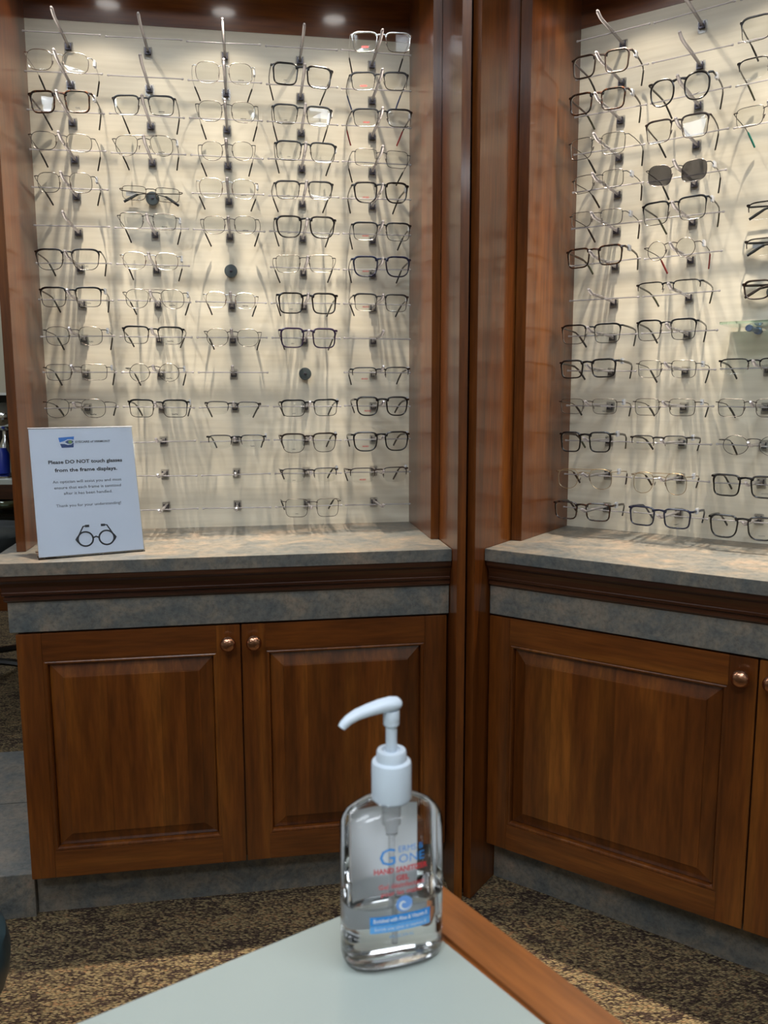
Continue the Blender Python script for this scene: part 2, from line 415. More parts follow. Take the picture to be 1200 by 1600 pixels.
def moulding(mb, u0, u1, lend, rend):
    # (protrusion from the band, z); mitred and returned at an open end
    prof = [(0.0, 0.672), (0.0015, 0.674), (0.0055, 0.6765), (0.0055, 0.681), (0.0035, 0.6825), (0.0035, 0.685), (0.008, 0.6875), (0.0085, 0.692), (0.0065, 0.6935), (0.0075, 0.703), (0.011, 0.711), (0.0165, 0.7165), (0.0175, 0.7185), (0.0175, 0.727)]
    v0 = 0.0196; path_n = []
    for p, z in prof:
        ring = [(u0 - (p if lend else 0), 0.36, z)] if lend else []
        ring += [(u0 - (p if lend else 0), v0 - p, z), (u1 + (p if rend else 0), v0 - p, z)]
        if rend: ring += [(u1 + p, 0.36, z)]
        path_n.append(ring)
    n = len(path_n[0]); vs = [q for r in path_n for q in r]; fs = []
    for i in range(len(prof) - 1):
        for j in range(n - 1): fs.append((i * n + j, i * n + j + 1, (i + 1) * n + j + 1, (i + 1) * n + j))
    mb.add(vs, fs)
    mb.box(u0, u1, v0, 0.36, 0.672, 0.727)
def base_cabinet(U, u0, u1, gap, lend, rend, label, toe0):
    t = thing('base_cabinet', label, 'cabinet', U, 'cherry base cabinets')
    MB().box(u0, u1, 0.043, 0.40, 0.0996, 0.672).build('body', WOOD_V, t)
    MB().box(toe0, u1 + 0.0, 0.065, 0.36, 0, 0.0996).build('toe_kick', SLATE, t)['label'] = 'grey slate laminate toe kick'
    bl = u0 - 0.010 if lend else u0 + 0.001
    MB().box(bl, u1 + (0.01 if rend else -0.001), 0.0196, 0.043, 0.6125, 0.674, 0, 0.0008).build('slate_band', SLATE, t)['label'] = 'grey slate laminate band below the moulding'
    m = MB(); moulding(m, bl, u1 - 0.001, lend, rend); m.build('crown_moulding', WOOD_MOULD, t)
    door(t, u0 + 0.0005, gap - 0.0015, 0.0998, 0.6085, 0.0205, 1)
    door(t, gap + 0.0015, u1 - 0.005, 0.0998, 0.6085, 0.0205, -1)
    return t
base_cabinet(UA, -0.856, 0.0, -0.4287, True, False, 'cherry base cabinet with two raised-panel doors under the left display', -0.858)
base_cabinet(UB, 0.003, 1.049, 0.5245, False, False, 'cherry base cabinet under the right display, door at picture edge', 0.001)
def counter(U, u0, u1, label):
    o = MB().box(u0, u1, 0.0, 0.40, 0.727, CT, 0, 0.0007).build('countertop', SLATE, None, False)
    o.matrix_world = U
    tag(o, label, 'countertop', 'slate laminate countertops')
counter(UA, -0.900, -0.0005, 'grey-brown slate laminate countertop carrying the sign, left unit')
counter(UB, 0.0005, 1.052, 'grey-brown slate laminate countertop of the right unit, empty')

# tall end panels that meet in the corner
for U, a, b, lab in ((UA, 0.0004, 0.0178, 'tall floor-to-top cherry end panel at the left unit side of the corner'),
                     (UB, -0.0178, -0.0004, 'tall floor-to-top cherry end panel at the right unit side of the corner')):
    o = MB().box(a, b, -0.041, 0.425, 0.0, 2.35, 0, 0.0006).build('tall_end_panel', WOOD_V); o.matrix_world = U
    tag(o, lab, 'panel', 'tall cherry end panels')

o = MB().box(0.0182, 0.034, 0.004, 0.03, 0.0, 2.34).build('corner_light_blocker', WOOD_MOULD); o.matrix_world = UA  # added strip, stops light showing through the dark gap between the end panels
tag(o, 'narrow dark strip added to block light between the tall corner panels', 'light blocker')

# ================================================================ DISPLAY CASES
def display(U, key, u0, u1, bt, label):
    """u0..u1 outside; bt board thickness"""
    t = thing('display_case', label, 'display case', U, 'lit eyewear display cases')
    MB().box(u0, u0 + bt, 0.121, 0.395, CT + 0.0002, 2.33, 0, 0.0006).build('side_board', WOOD_V, t)
    MB().box(u1 - bt, u1, 0.121, 0.395, CT + 0.0002, 2.33, 0, 0.0006).build('side_board', WOOD_V, t)
    MB().box(u0 + bt, u1 - bt, PV, 0.392, CT + 0.0002, 1.8585).build('back_board', BOARD, t)['label'] = 'cream back board'
    MB().box(u0 + bt, u1 - bt, PV - 0.001, 0.392, 1.8585, 2.33).build('upper_back_board', WOOD_H, t)
    MB().box(u0 + bt, u1 - bt, 0.139, PV - 0.001, 1.990, 2.008).build('soffit', WOOD_H, t)
    MB().box(u0 + bt, u1 - bt, 0.121, 0.139, 1.955, 2.33).build('fascia', WOOD_H, t)
    for i, u in enumerate(LAMPS[key]):
        side = {'A': 'left', 'B': 'right'}[key]
        l = thing('display_lamp', '%s small round lamp under the soffit of the %s display case' % ((['left', 'middle', 'right'] if key == 'A' else ['leftmost', 'second', 'third', 'rightmost'])[i], side), 'lamp', U @ T((u, LAMP_V, LAMP_Z)), 'display case lamps')
        MB().lathe([(0.030, 0.0175), (0.034, 0.012), (0.034, 0.0), (0.031, -0.003), (0.027, -0.003), (0.027, 0.004)], n=28).build('housing', CHROME, l, True)
        MB().lathe([(0.0265, 0.003), (0.0265, 0.0015)], n=28).build('lamp_lens', LAMPE, l)
        for e, ang, bl in SPOT_BEAMS:
            ld = bpy.data.lights.new('lamp_beam', 'SPOT'); ld.energy = e; ld.color = SPOT_COL
            ld.spot_size = R(ang); ld.spot_blend = bl; ld.shadow_soft_size = 0.007
            link('lamp_beam', ld, l, T((0, 0, -0.004)))
    return t
display(UA, 'A', -0.8704, 0.0, 0.018, 'cherry eyewear display case with cream back board, on the left counter')
display(UB, 'B', 0.0008, 1.052, 0.0235, 'cherry eyewear display case with cream back board, on the right counter')

# ================================================================ PEGS
def peg_meshes():
    out = {}
    a = MB()
    a.tube([(0, -0.003, 0), (0, -0.03, 0.0015), (0, -0.08, 0.0035), (0, -0.128, 0.0043), (0, -0.142, 0.0058), (0, -0.157, 0.0112), (0, -0.1605, 0.0125)], [0.0032, 0.0032, 0.0034, 0.0034, 0.0034, 0.0034, 0.0022], n=10)
    out['peg_arm'] = (a, ACRYL, True)
    c = MB()
    c.tube([(-0.0785, -0.07, 0.0005), (-0.0775, -0.07, 0.0005), (-0.0745, -0.07, 0.0005), (-0.073, -0.07, 0.0005), (0.073, -0.07, 0.0005), (0.0745, -0.07, 0.0005), (0.0775, -0.07, 0.0005), (0.0785, -0.07, 0.0005)],
           [0.0012, 0.0023, 0.0023, 0.0014, 0.0014, 0.0023, 0.0023, 0.0012], side=(0, 1, 0), n=8)
    out['cross_rod'] = (c, ACRYL, True)
    b = MB().box(-0.0095, 0.0095, -0.0028, -0.0002, -0.015, 0.0095, 0, 0.0012); out['base_plate'] = (b, PLATE, True)
    k = MB()
    k.box(-0.0062, -0.0036, -0.0085, -0.003, -0.0055, 0.005); k.box(0.0036, 0.0062, -0.0085, -0.003, -0.0055, 0.005)
    k.box(-0.0062, 0.0062, -0.0085, -0.003, -0.0078, -0.0048); k.box(-0.0009, 0.0009, -0.0095, -0.0078, -0.0062, -0.0035)
    out['clip'] = (k, CLIPM, False)
    return out
PM = peg_meshes()
peg0 = thing('display_peg', 'x', 'display peg')
for nme, (mb, m, sm) in PM.items():
    o = mb.build(nme, m, peg0, sm)
    if nme == 'clip': o['label'] = 'dark metal clip'
SIDE = {'A': 'left', 'B': 'right'}; UM = {'A': UA, 'B': UB}
def dup(root):
    r = root.copy(); COL.objects.link(r)
    for ch in root.children:
        c = ch.copy(); COL.objects.link(c); c.parent = r
        for g in ch.children:
            d = g.copy(); COL.objects.link(d); d.parent = c
    return r
skip = {('A', 1, 4), ('A', 2, 6), ('A', 3, 9), ('A', 0, 11), ('A', 0, 12), ('A', 0, 13), ('B', 2, 4), ('B', 2, 5), ('B', 2, 6), ('B', 2, 7), ('B', 2, 8)}
first = True
for k in 'AB':
    for c, u in enumerate(COLS[k]):
        for r in range(14):
            if (k, c, r) in skip: continue
            p = peg0 if first else dup(peg0); first = False
            p.matrix_world = UM[k] @ T((u, PV, ROW0 - DROW * r)) @ Matrix.Rotation(R(random.uniform(-1.2, 1.2)), 4, 'Y')
            tag(p, 'clear acrylic peg with cross rod, %s row, %s column of the %s display' % (ORD[r], CORD[c], SIDE[k]), 'display peg', 'acrylic display pegs')

# ================================================================ EYEGLASSES
def sgnp(v, p): return math.copysign(abs(v) ** p, v)
def outline(shape, a, b, n=44):
    pts = []
    for i in range(n):
        t = 2 * math.pi * i / n; c, s = math.cos(t), math.sin(t)
        if shape == 'rect': e = 4.4; x, z = a * sgnp(c, 2 / e), b * sgnp(s, 2 / e); x *= 1 + 0.05 * z / b; x += 0.03 * a * (1 - z / b) if x < 0 else 0
        elif shape == 'pillow': e = 2.9; x, z = a * sgnp(c, 2 / e), b * sgnp(s, 2 / e); x *= 1 + 0.035 * z / b
        elif shape == 'oval': e = 2.5; x, z = a * sgnp(c, 2 / e), b * sgnp(s, 2 / e); x *= 1 + 0.05 * z / b
        elif shape == 'round': x, z = a * c, b * s
        elif shape == 'panto': e = 3.9 if s > 0 else 3.0; x, z = a * sgnp(c, 2 / e), b * sgnp(s, 2 / e); x *= 1 + 0.09 * z / b
        elif shape == 'sun': e = 3.0; x, z = a * sgnp(c, 2 / e), b * sgnp(s, 2 / e); z += 0.10 * b * (x / a)
        else:  # aviator
            e = 2.8; x, z = a * sgnp(c, 2 / e), b * sgnp(s, 2 / e)
            x += (0.16 * a * (1 - z / b) if x < 0 else -0.02 * a * (1 - z / b))
        pts.append((x, z))
    return pts
def wrap(x): return 1.1 * x * x
def poly3(pts, cx, cz, sg, yo=0.0): return [Vector((sg * (cx + x), wrap(cx + x) + yo - 0.05 * z, cz + z)) for x, z in pts]
KW = {'thin': 'wire-rimmed', 'full': 'thick-rimmed', 'brow': 'browline', 'semi': 'half-rim'}
SW = {'rect': 'rectangular', 'pillow': 'rounded-square', 'oval': 'oval', 'round': 'round', 'panto': 'square-rounded', 'aviator': 'double-bridge', 'sun': 'rectangular'}
def make_glasses(mw, kind, shape, color, tip, W, h, logo, tagged, label, cat='eyeglasses', folded=False, group='eyeglasses on the display pegs'):
    t = thing('sunglasses' if shape == 'sun' else 'eyeglasses', label, cat, mw, group)
    fm = FR[color]; b = h / 2; thick = kind == 'full'
    endp = 0.0035 if kind in ('full', 'brow', 'semi') else 0.0055
    if shape == 'round': endp = 0.008
    gap = 0.0185 if not thick else 0.0175
    rw = {'thin': 0.0013, 'full': 0.0034, 'brow': 0.0016, 'semi': 0.0019}[kind]
    a = (W - gap - 2 * endp - 4 * rw) / 4; cx = gap / 2 + rw + a
    if shape == 'round': b = min(b, a * 1.02)
    top = {'thin': 0.0055, 'full': 0.0015, 'brow': 0.0018, 'semi': 0.0018}[kind]
    if shape in ('round',): top = 0.009
    if shape in ('panto',) and kind == 'full': top = 0.003
    zc = top - b
    fr = MB(); ol = outline(shape, a, b)
    for sg in (-1, 1):
        n = len(ol); c3 = poly3(ol, cx, zc, sg); out = []; wd = []
        for i in range(n):
            x0, z0 = ol[i - 1]; x1, z1 = ol[(i + 1) % n]; tx, tz = x1 - x0, z1 - z0; l = math.hypot(tx, tz) or 1
            nx, nz = tz / l, -tx / l; x, z = ol[i]; k = z / b
            wth = rw
            if kind == 'brow': wth = rw + 0.0022 * max(0, min(1, (k - 0.25) / 0.5)) + 0.001 * max(0, min(1, (k - .2) / .5)) * max(0, x / a)
            if kind == 'full': wth = rw + 0.0008 * max(0, k) + 0.0012 * max(0, k) * max(0, x / a) ** 2
            if kind == 'semi': wth = rw + 0.0009 * max(0, k)
            out.append((x + nx * wth / 2, z + nz * wth / 2)); wd.append(wth / 2)
        p3 = poly3(out, cx, zc, sg); dep = 0.0017 if thick else 0.0010
        if kind == 'semi':
            idx = [i for i in range(n) if ol[i][1] > -0.12 * b]
            # make contiguous from temporal side over the top to the nasal side
            idx.sort(key=lambda i: ((i + n // 4) % n)); 
            fr.tube([p3[i] for i in idx], [dep] * len(idx), [wd[i] for i in idx], side=(0, 1, 0), n=6)
        else:
            fr.tube(p3, [dep] * n, wd, side=(0, 1, 0), n=6, closed=True)
        # end piece
        hx = W / 2
        ex = cx + a * (0.985 if shape != 'round' else 1.0)
        ez = 0.0 if shape != 'round' else 0.0
        r_ = 0.0022 if thick else (0.0019 if kind in ('brow', 'semi') else 0.0009)
        fr.tube([(sg * (ex - 0.001), wrap(ex), -0.0005), (sg * (ex + 0.4 * (hx - ex)), wrap(ex) + 0.0003, 0), (sg * hx, wrap(hx) + 0.002, 0), (sg * hx, wrap(hx) + 0.007, -0.0002)], [r_ * 0.7] * 4, [r_ * 1.1] * 4, side=(0, 1, 0), n=6)
    # bridge
    bx = cx - a + 0.0006; bz = zc + b * (0.74 if kind != 'thin' else 0.6)
    if thick: fr.tube([(-bx - 0.002, wrap(bx), bz), (-bx * 0.5, -0.0008, bz + 0.0022), (0, -0.001, bz + 0.003), (bx * 0.5, -0.0008, bz + 0.0022), (bx + 0.002, wrap(bx), bz)], 0.0016, [0.0034, 0.0022, 0.0019, 0.0022, 0.0034], side=(0, 1, 0), n=8)
    else:
        br = 0.0018 if kind in ('brow', 'semi') else 0.0009
        fr.tube([(-bx - 0.001, wrap(bx), bz), (-bx * 0.5, -0.001, bz + 0.0018), (bx * 0.5, -0.001, bz + 0.0018), (bx + 0.001, wrap(bx), bz)], br * 0.7, [br * 1.25, br, br, br * 1.25], side=(0, 1, 0), n=6)
    if shape == 'aviator':
        fr.tube([(-cx * 0.8, 0.0004, zc + b * 0.99), (-bx * 0.4, -0.001, zc + b * 1.0), (bx * 0.4, -0.001, zc + b * 1.0), (cx * 0.8, 0.0004, zc + b * 0.99)], 0.0008, side=(0, 1, 0), n=6)
    f_o = fr.build('frame_front', fm, t, True)
    lm = SUNLENS if shape == 'sun' else LENS
    for sg in (-1, 1):
        f = poly3(ol, cx, zc, sg, -0.0004); k = poly3(ol, cx, zc, sg, 0.0006); n = len(f)
        lb = MB(); lb.add(f + k, [tuple(range(n)), tuple(range(n, 2 * n))[::-1]] + [(i, (i + 1) % n, n + (i + 1) % n, n + i) for i in range(n)])
        lb.build('lens', lm, t)
    # nose pads
    if not thick:
        pm = MB()
        for sg in (-1, 1):
            x = bx - 0.0005
            pm.tube([(sg * (x + 0.0018), wrap(x), zc - b * 0.02), (sg * (x + 0.0006), 0.004, zc - b * 0.02), (sg * (x - 0.0005), 0.0055, zc - b * 0.12)], 0.0004, n=5)
            pm.tube([(sg * (x - 0.0016), 0.0058, zc + 0.0022), (sg * (x - 0.0008), 0.0063, zc + 0.001), (sg * (x + 0.0002), 0.0068, zc - 0.002), (sg * (x + 0.0012), 0.007, zc - 0.006)], [0.0006, 0.0012, 0.0012, 0.0006], [0.001, 0.0022, 0.0025, 0.001], side=(1, 0, 0), n=8, mi=1)
        pm.build('nose_pads', [fm, PAD], t, True)
    # temples
    hx = W / 2; y0 = wrap(hx) + 0.006
    spl = random.uniform(-0.003, 0.004); drop = random.uniform(-0.003, 0.003)
    for sg in (-1, 1):
        sp = spl + random.uniform(-0.002, 0.002)
        if not folded:
            P = [Vector((sg * hx, y0, 0)), Vector((sg * (hx + 0.0008 + sp * .3), 0.035, -0.001)), Vector((sg * (hx + sp * .6), 0.068, -0.003)), Vector((sg * (hx - 0.0015 + sp * .6), 0.090, -0.0055)),
                 Vector((sg * (hx - 0.004 + sp * .4), 0.103, -0.0115 + drop * .4)), Vector((sg * (hx - 0.0085 + sp * .2), 0.114, -0.023 + drop)), Vector((sg * (hx - 0.0125), 0.122, -0.034 + drop))]
            side = (1, 0, 0)
        else:
            yy = y0 + (0.002 if sg > 0 else 0.0055)
            P = [Vector((sg * hx, y0, -0.0005)), Vector((sg * (hx - 0.003), yy, -0.0015)), Vector((sg * (hx - 0.045), yy + 0.001, -0.0035)), Vector((sg * (hx - 0.085), yy + 0.001, -0.0065)),
                 Vector((sg * (hx - 0.098), yy + 0.001, -0.009)), Vector((sg * (hx - 0.112), yy, -0.0175)), Vector((sg * (hx - 0.126), yy, -0.026))]
            side = (0, 1, 0)
        tm = FR['black'] if (kind == 'semi' and color == 'black') else fm
        if thick: ra, rb = 0.0013, 0.0026
        elif kind in ('brow', 'semi'): ra, rb = 0.0011, 0.0021
        else: ra, rb = 0.0007, 0.0010
        tmb = MB().tube(P[:5], ra, rb, side=side, n=8)
        to = tmb.build('temple', tm, t, True)
        tipo = MB().tube([P[3] * 0.3 + P[4] * 0.7] + P[4:], [ra + 0.0002] + [0.0017] * 3, [rb, 0.0025, 0.0032, 0.0028], side=side, n=8).build('temple_tip', FR[tip], to, True)
        if tip not in ('black', color): tipo['label'] = '%s temple tip' % tip
    if tagged:
        x = hx; g = MB()
        g.box(x - 0.0022, x + 0.0024, 0.026, 0.040, -0.0065, 0.0055, 0, 0.0008) if not folded else g.box(-hx + 0.012, -hx + 0.034, 0.018, 0.020, -0.012, -0.003)
        g.build('plastic_tag', TAGM, t)['label'] = 'clear plastic tag'
    # printed marks on the demo lens
    if logo != '-':
        if logo == 'SWOOSH':
            g = MB(); up = []; lo = []
            for i in range(13):
                q = i / 12; x = -0.0055 + 0.012 * q
                c_ = -0.0016 + 0.0046 * max(0, (q - 0.12)) ** 1.25 + 0.0042 * max(0, 0.22 - q) * 1.2
                th = 0.0011 * math.sin(math.pi * min(1, (q * 0.9 + 0.1))) ** 1.2
                up.append((x, c_ + th / 2)); lo.append((x, c_ - th / 2))
            g.add([(x, 0, z) for x, z in up + lo], [(i, i + 1, 14 + i, 13 + i) for i in range(12)])
            vs, fs = g.v, g.f; sgl = 1; col = INKB; zoff = zc - b * 0.62; xs = 0
        else:
            sz = {'HUGO': 0.0034, 'ARISTAR': 0.0022, 'SuperFlex': 0.0023, 'TLR2': 0.0030, 'LINU': 0.0024, 'TIMEX': 0.0022, 'LACOSTE': 0.0020}[logo]
            vs, fs = text_mesh(logo, sz, 0.045 if logo in ('ARISTAR', 'SuperFlex', 'HUGO') else 0.02)
            sgl = -1 if logo in ('HUGO', 'LINU') else 1
            col = INKR if logo == 'HUGO' else (INKG if logo in ('TLR2', 'LACOSTE', 'TIMEX', 'LINU') else INKB)
            zoff = zc - b * (0.55 if logo == 'HUGO' else 0.66)
        px = sgl * cx; V2 = []
        for x, y, z in vs:
            X = px + x; V2.append((X, wrap(X) - 0.0012 + 0.05 * -(z + zoff - zc), z + zoff))
        g = MB(); g.add(V2, fs); g.build('lens_print', col, t)
    return t
TABLE = """A 0 1 -0.7621 1.7406 0.131 -0.05 0.0372 thin pillow silver black ARISTAR t
A 0 2 -0.7626 1.6675 0.1233 0.037 0.0365 full rect tortoise black TLR2 t
A 0 3 -0.7634 1.5854 0.1288 -0.026 0.0332 thin pillow gunmetal black - -
A 0 4 -0.7617 1.5082 0.1179 0.03 0.0374 thin pillow gunmetal black TLR2 t
A 0 6 -0.7643 1.3593 0.1303 0.016 0.0383 brow panto black black TLR2 -
A 0 7 -0.7618 1.2825 0.1274 0.011 0.0362 brow rect black black TLR2 t
A 0 8 -0.7599 1.2003 0.1261 0.009 0.0367 thin pillow gunmetal black TLR2 t
A 0 9 -0.7589 1.1226 0.135 0.006 0.0318 thin rect gunmetal black - t
A 0 10 -0.7645 1.05 0.1344 -0.004 0.0382 thin aviator gunmetal black SuperFlex -
A 1 2 -0.5983 1.6669 0.1263 0.019 0.0345 brow rect black black ARISTAR -
A 1 3 -0.6013 1.5874 0.1279 0.023 0.0387 thin aviator gunmetal black SuperFlex t
A 1 5 -0.5992 1.4334 0.1256 -0.017 0.0307 thin rect gunmetal black ARISTAR t
A 1 6 -0.5975 1.3543 0.1239 -0.008 0.0331 thin pillow silver black ARISTAR t
A 1 7 -0.5919 1.279 0.1322 0.001 0.0381 thin aviator gunmetal black SuperFlex t
A 1 8 -0.5979 1.204 0.127 -0.013 0.0328 brow rect black black SuperFlex -
A 1 9 -0.5994 1.1213 0.1201 0.002 0.037 thin round gunmetal black SuperFlex t
A 1 10 -0.5939 1.0498 0.1276 -0.013 0.034 brow rect black black SuperFlex t
A 2 1 -0.4347 1.7375 0.1273 0.023 0.0396 thin pillow silver black ARISTAR t
A 2 2 -0.4312 1.6619 0.1281 -0.003 0.0389 thin pillow gunmetal black ARISTAR -
A 2 3 -0.4326 1.5823 0.1182 0.042 0.0356 thin oval gunmetal black - -
A 2 4 -0.4344 1.5082 0.1271 -0.008 0.0379 thin pillow silver black ARISTAR t
A 2 5 -0.4318 1.4327 0.1219 0.019 0.0345 thin pillow gunmetal black ARISTAR -
A 2 7 -0.4337 1.2755 0.1161 -0.031 0.032 thin pillow silver black ARISTAR -
A 2 8 -0.4318 1.1991 0.1224 -0.01 0.0358 thin oval gunmetal black - -
A 2 10 -0.4352 1.0458 0.1191 -0.021 0.0262 semi rect gunmetal black - -
A 2 11 -0.4305 0.973 0.1279 0.0 0.028 semi rect black black TLR2 t
A 3 1 -0.2724 1.7441 0.1293 -0.042 0.0376 full rect black black LINU -
A 3 2 -0.2742 1.6635 0.1265 -0.029 0.0352 brow rect black black LINU t
A 3 3 -0.2678 1.5908 0.1311 -0.02 0.0354 brow rect black black LINU t
A 3 4 -0.2732 1.511 0.1264 0.012 0.0332 brow rect gunmetal black LINU -
A 3 5 -0.2709 1.4377 0.1313 0.003 0.0396 full panto black black LINU -
A 3 6 -0.2745 1.3565 0.1347 0.016 0.0347 thin rect gunmetal black LINU -
A 3 7 -0.2693 1.2787 0.132 -0.002 0.0385 full rect black black LINU -
A 3 8 -0.2689 1.2036 0.1268 -0.009 0.0369 full rect purple black LINU -
A 3 10 -0.2685 1.0486 0.1293 0.013 0.0327 brow rect black black LINU t
A 3 11 -0.2709 0.9744 0.1259 0.012 0.039 brow panto brown black LINU t
A 3 12 -0.2709 0.8972 0.1289 0.005 0.0301 semi rect gunmetal black LINU t
A 3 13 -0.2655 0.8255 0.1312 -0.012 0.0399 thin rect brown black LINU -
A 4 0 -0.1046 1.8181 0.1302 0.029 0.0353 brow rect silver black HUGO -
A 4 1 -0.1094 1.7384 0.1263 0.037 0.0323 brow rect black blue HUGO -
A 4 2 -0.1027 1.6648 0.1319 0.035 0.0323 brow rect black red HUGO t
A 4 3 -0.1048 1.5793 0.1272 -0.039 0.0335 thin rect gunmetal black LINU -
A 4 4 -0.1067 1.513 0.1244 0.017 0.0374 full panto black black HUGO t
A 4 5 -0.1051 1.4307 0.131 -0.003 0.0341 brow rect black black HUGO t
A 4 6 -0.1056 1.3577 0.1312 0.004 0.0379 full panto navy black HUGO -
A 4 7 -0.1071 1.2789 0.123 -0.018 0.0336 brow rect gunmetal black HUGO t
A 4 9 -0.1085 1.1204 0.1341 0.009 0.0302 semi rect black black HUGO t
A 4 10 -0.1051 1.0529 0.1227 -0.004 0.0369 full panto black black HUGO t
A 4 11 -0.1079 0.9746 0.1327 0.004 0.0381 full panto black black HUGO t
A 4 12 -0.1136 0.896 0.1372 0.01 0.032 semi rect brown black HUGO t
B 0 1 0.1217 1.7432 0.1234 -0.025 0.0375 full rect brown black - t
B 0 2 0.1169 1.6714 0.1238 -0.031 0.0354 full rect tortoise olive - t
B 0 3 0.1199 1.5826 0.1285 -0.003 0.0398 thin rect gunmetal black - -
B 0 4 0.124 1.5089 0.1183 0.038 0.033 thin rect gunmetal brown - t
B 0 5 0.1233 1.4341 0.1221 -0.022 0.0288 thin rect gunmetal tortoise - t
B 0 6 0.1211 1.3635 0.1262 0.013 0.0341 full rect tortoise olive - t
B 0 8 0.1183 1.2057 0.134 -0.003 0.0364 brow rect black black - -
B 0 9 0.1145 1.1321 0.1291 0.018 0.033 full rect black black - t
B 0 10 0.1186 1.0474 0.1341 -0.004 0.0306 thin rect brown black TIMEX t
B 0 11 0.1143 0.9784 0.1197 0.019 0.038 full rect black olive - t
B 0 12 0.1144 0.8967 0.1326 0.03 0.0424 thin aviator gold brown - t
B 0 13 0.1118 0.8248 0.1321 0.003 0.0336 full rect tortoise black - t
B 1 2 0.2812 1.6665 0.1207 0.014 0.0443 full oval black black SWOOSH t
B 1 3 0.2795 1.5912 0.1229 0.008 0.0388 brow rect brown black - -
B 1 4 0.2835 1.5047 0.1248 0.004 0.0381 thin sun gunmetal black - t
B 1 5 0.2807 1.4385 0.1285 0.035 0.0398 brow rect black olive - t
B 1 6 0.2789 1.3566 0.1095 0.034 0.039 thin round brown red - t
B 1 7 0.2772 1.2832 0.13 0.006 0.0268 semi rect black olive - -
B 1 8 0.2768 1.2076 0.1208 -0.002 0.0374 brow rect black black - -
B 1 9 0.281 1.1247 0.1261 -0.017 0.0333 thin rect gunmetal black TIMEX t
B 1 10 0.2801 1.0479 0.1321 -0.005 0.0328 thin rect brown black TIMEX t
B 1 11 0.2718 0.9753 0.1196 0.011 0.0274 semi rect gunmetal black - t
B 1 12 0.2773 0.8965 0.12 -0.001 0.0426 thin aviator gold brown - t
B 1 13 0.2799 0.8258 0.1329 -0.004 0.0351 full rect navy navy SWOOSH t
B 2 1 0.4511 1.7417 0.13 0.0 0.039 brow rect black black - -
B 2 2 0.4505 1.6705 0.13 0.0 0.0339 semi rect black olive - -
B 2 3 0.447 1.5842 0.13 0.0 0.0332 thin rect gunmetal teal - -
B 2 9 0.4459 1.1271 0.13 0.0 0.0271 semi rect black black - t
B 2 10 0.4432 1.0479 0.13 0.0 0.0331 thin rect brown black - t
B 2 11 0.4539 0.9741 0.13 0.0 0.0366 thin round gunmetal brown TIMEX -
B 2 12 0.4434 0.9021 0.13 0.0 0.0376 full rect black black LACOSTE -
B 2 13 0.4427 0.8204 0.13 0.0 0.0408 full panto black black LACOSTE -"""
CW = {'silver': 'silver', 'gunmetal': 'dark grey', 'black': 'black', 'navy': 'navy', 'purple': 'purple-black', 'brown': 'brown', 'tortoise': 'tortoiseshell', 'gold': 'pale gold'}
for ln in TABLE.strip().splitlines():
    k, c, r, u, z, W, roll, h, kind, shape, color, tip, logo, tg = ln.split()
    c, r, u, z, W, roll, h = int(c), int(r), float(u), float(z), float(W), float(roll), float(h)
    if shape == 'sun':
        lab = 'sunglasses with dark grey lenses, %s row, %s column of the right display' % (ORD[r], CORD[c]); cat = 'sunglasses'
    else:
        ex = ' and %s tips' % tip if tip in ('red', 'blue', 'teal') else ''
        lab = '%s %s %s eyeglasses%s, %s row, %s column of the %s display' % (CW[color], KW[kind], SW[shape], ex, ORD[r], CORD[c], SIDE[k]); cat = 'eyeglasses'
        if ex: lab = '%s %s eyeglasses with %s temple tips, %s row, %s column of %s display' % (CW[color], KW[kind], tip, ORD[r], CORD[c], SIDE[k])
    mw = UM[k] @ T((u, PV - 0.135, z)) @ Matrix.Rotation(-roll, 4, 'Y') @ Matrix.Rotation(R(random.uniform(-2.5, 2.5)), 4, 'Z')
    make_glasses(mw, kind, shape, color, tip, W, h, logo, tg == 't', lab, cat)

# magnet holders and folded frames
def disc(k, u, z, label):
    t = thing('magnet_holder', label, 'magnet holder', UM[k] @ T((u, PV, z)), 'round grey magnet holders')
    MB().lathe([(0.009, 0.0), (0.009, -0.006), (0.0135, -0.0065), (0.0145, -0.008), (0.0145, -0.0155), (0.0135, -0.017), (0.004, -0.0174)], axis='y', n=28).build('disc', DISCM, t, True)
    MB().lathe([(0.0035, -0.0172), (0.0033, -0.0188), (0.0015, -0.0192)], axis='y', n=12).build('screw', CLIPM, t, True)
disc('A', COLS['A'][2], ROW0 - DROW * 6 - 0.001, 'round grey magnet holder, empty, seventh row, third column of the left display')
disc('A', COLS['A'][3], ROW0 - DROW * 9 - 0.001, 'round grey magnet holder, empty, tenth row, fourth column of the left display')
disc('A', -0.601, ROW0 - DROW * 4 - 0.002, 'round grey magnet holder behind the folded eyeglasses, left display')
for r in (5, 6, 7):
    disc('B', 0.452, ROW0 - DROW * r - 0.002, 'round grey magnet holder behind folded eyeglasses, %s row of the right display' % ORD[r])
GF = 'folded eyeglasses held on magnets'
make_glasses(UA @ T((-0.602, PV - 0.031, ROW0 - DROW * 4 + 0.012)) @ Matrix.Rotation(0.035, 4, 'Y'), 'thin', 'rect', 'brown', 'black', 0.134, 0.028, 'SuperFlex', True,
             'folded brown rectangular eyeglasses on a round magnet, fifth row, second column of left display', folded=True, group=GF)
for r, kind, shape, colr, zz in ((5, 'semi', 'rect', 'black', 1.4355), (6, 'semi', 'rect', 'gunmetal', 1.3655), (7, 'full', 'panto', 'brown', 1.2825)):
    make_glasses(UB @ T((0.459, PV - 0.031, zz)), kind, shape, colr, 'brown' if r == 7 else 'black', 0.13, 0.032, '-', r == 6,
                 'folded %s %s eyeglasses on a magnet, %s row at right edge of right display' % (CW[colr], KW[kind], ORD[r]), folded=True, group=GF)
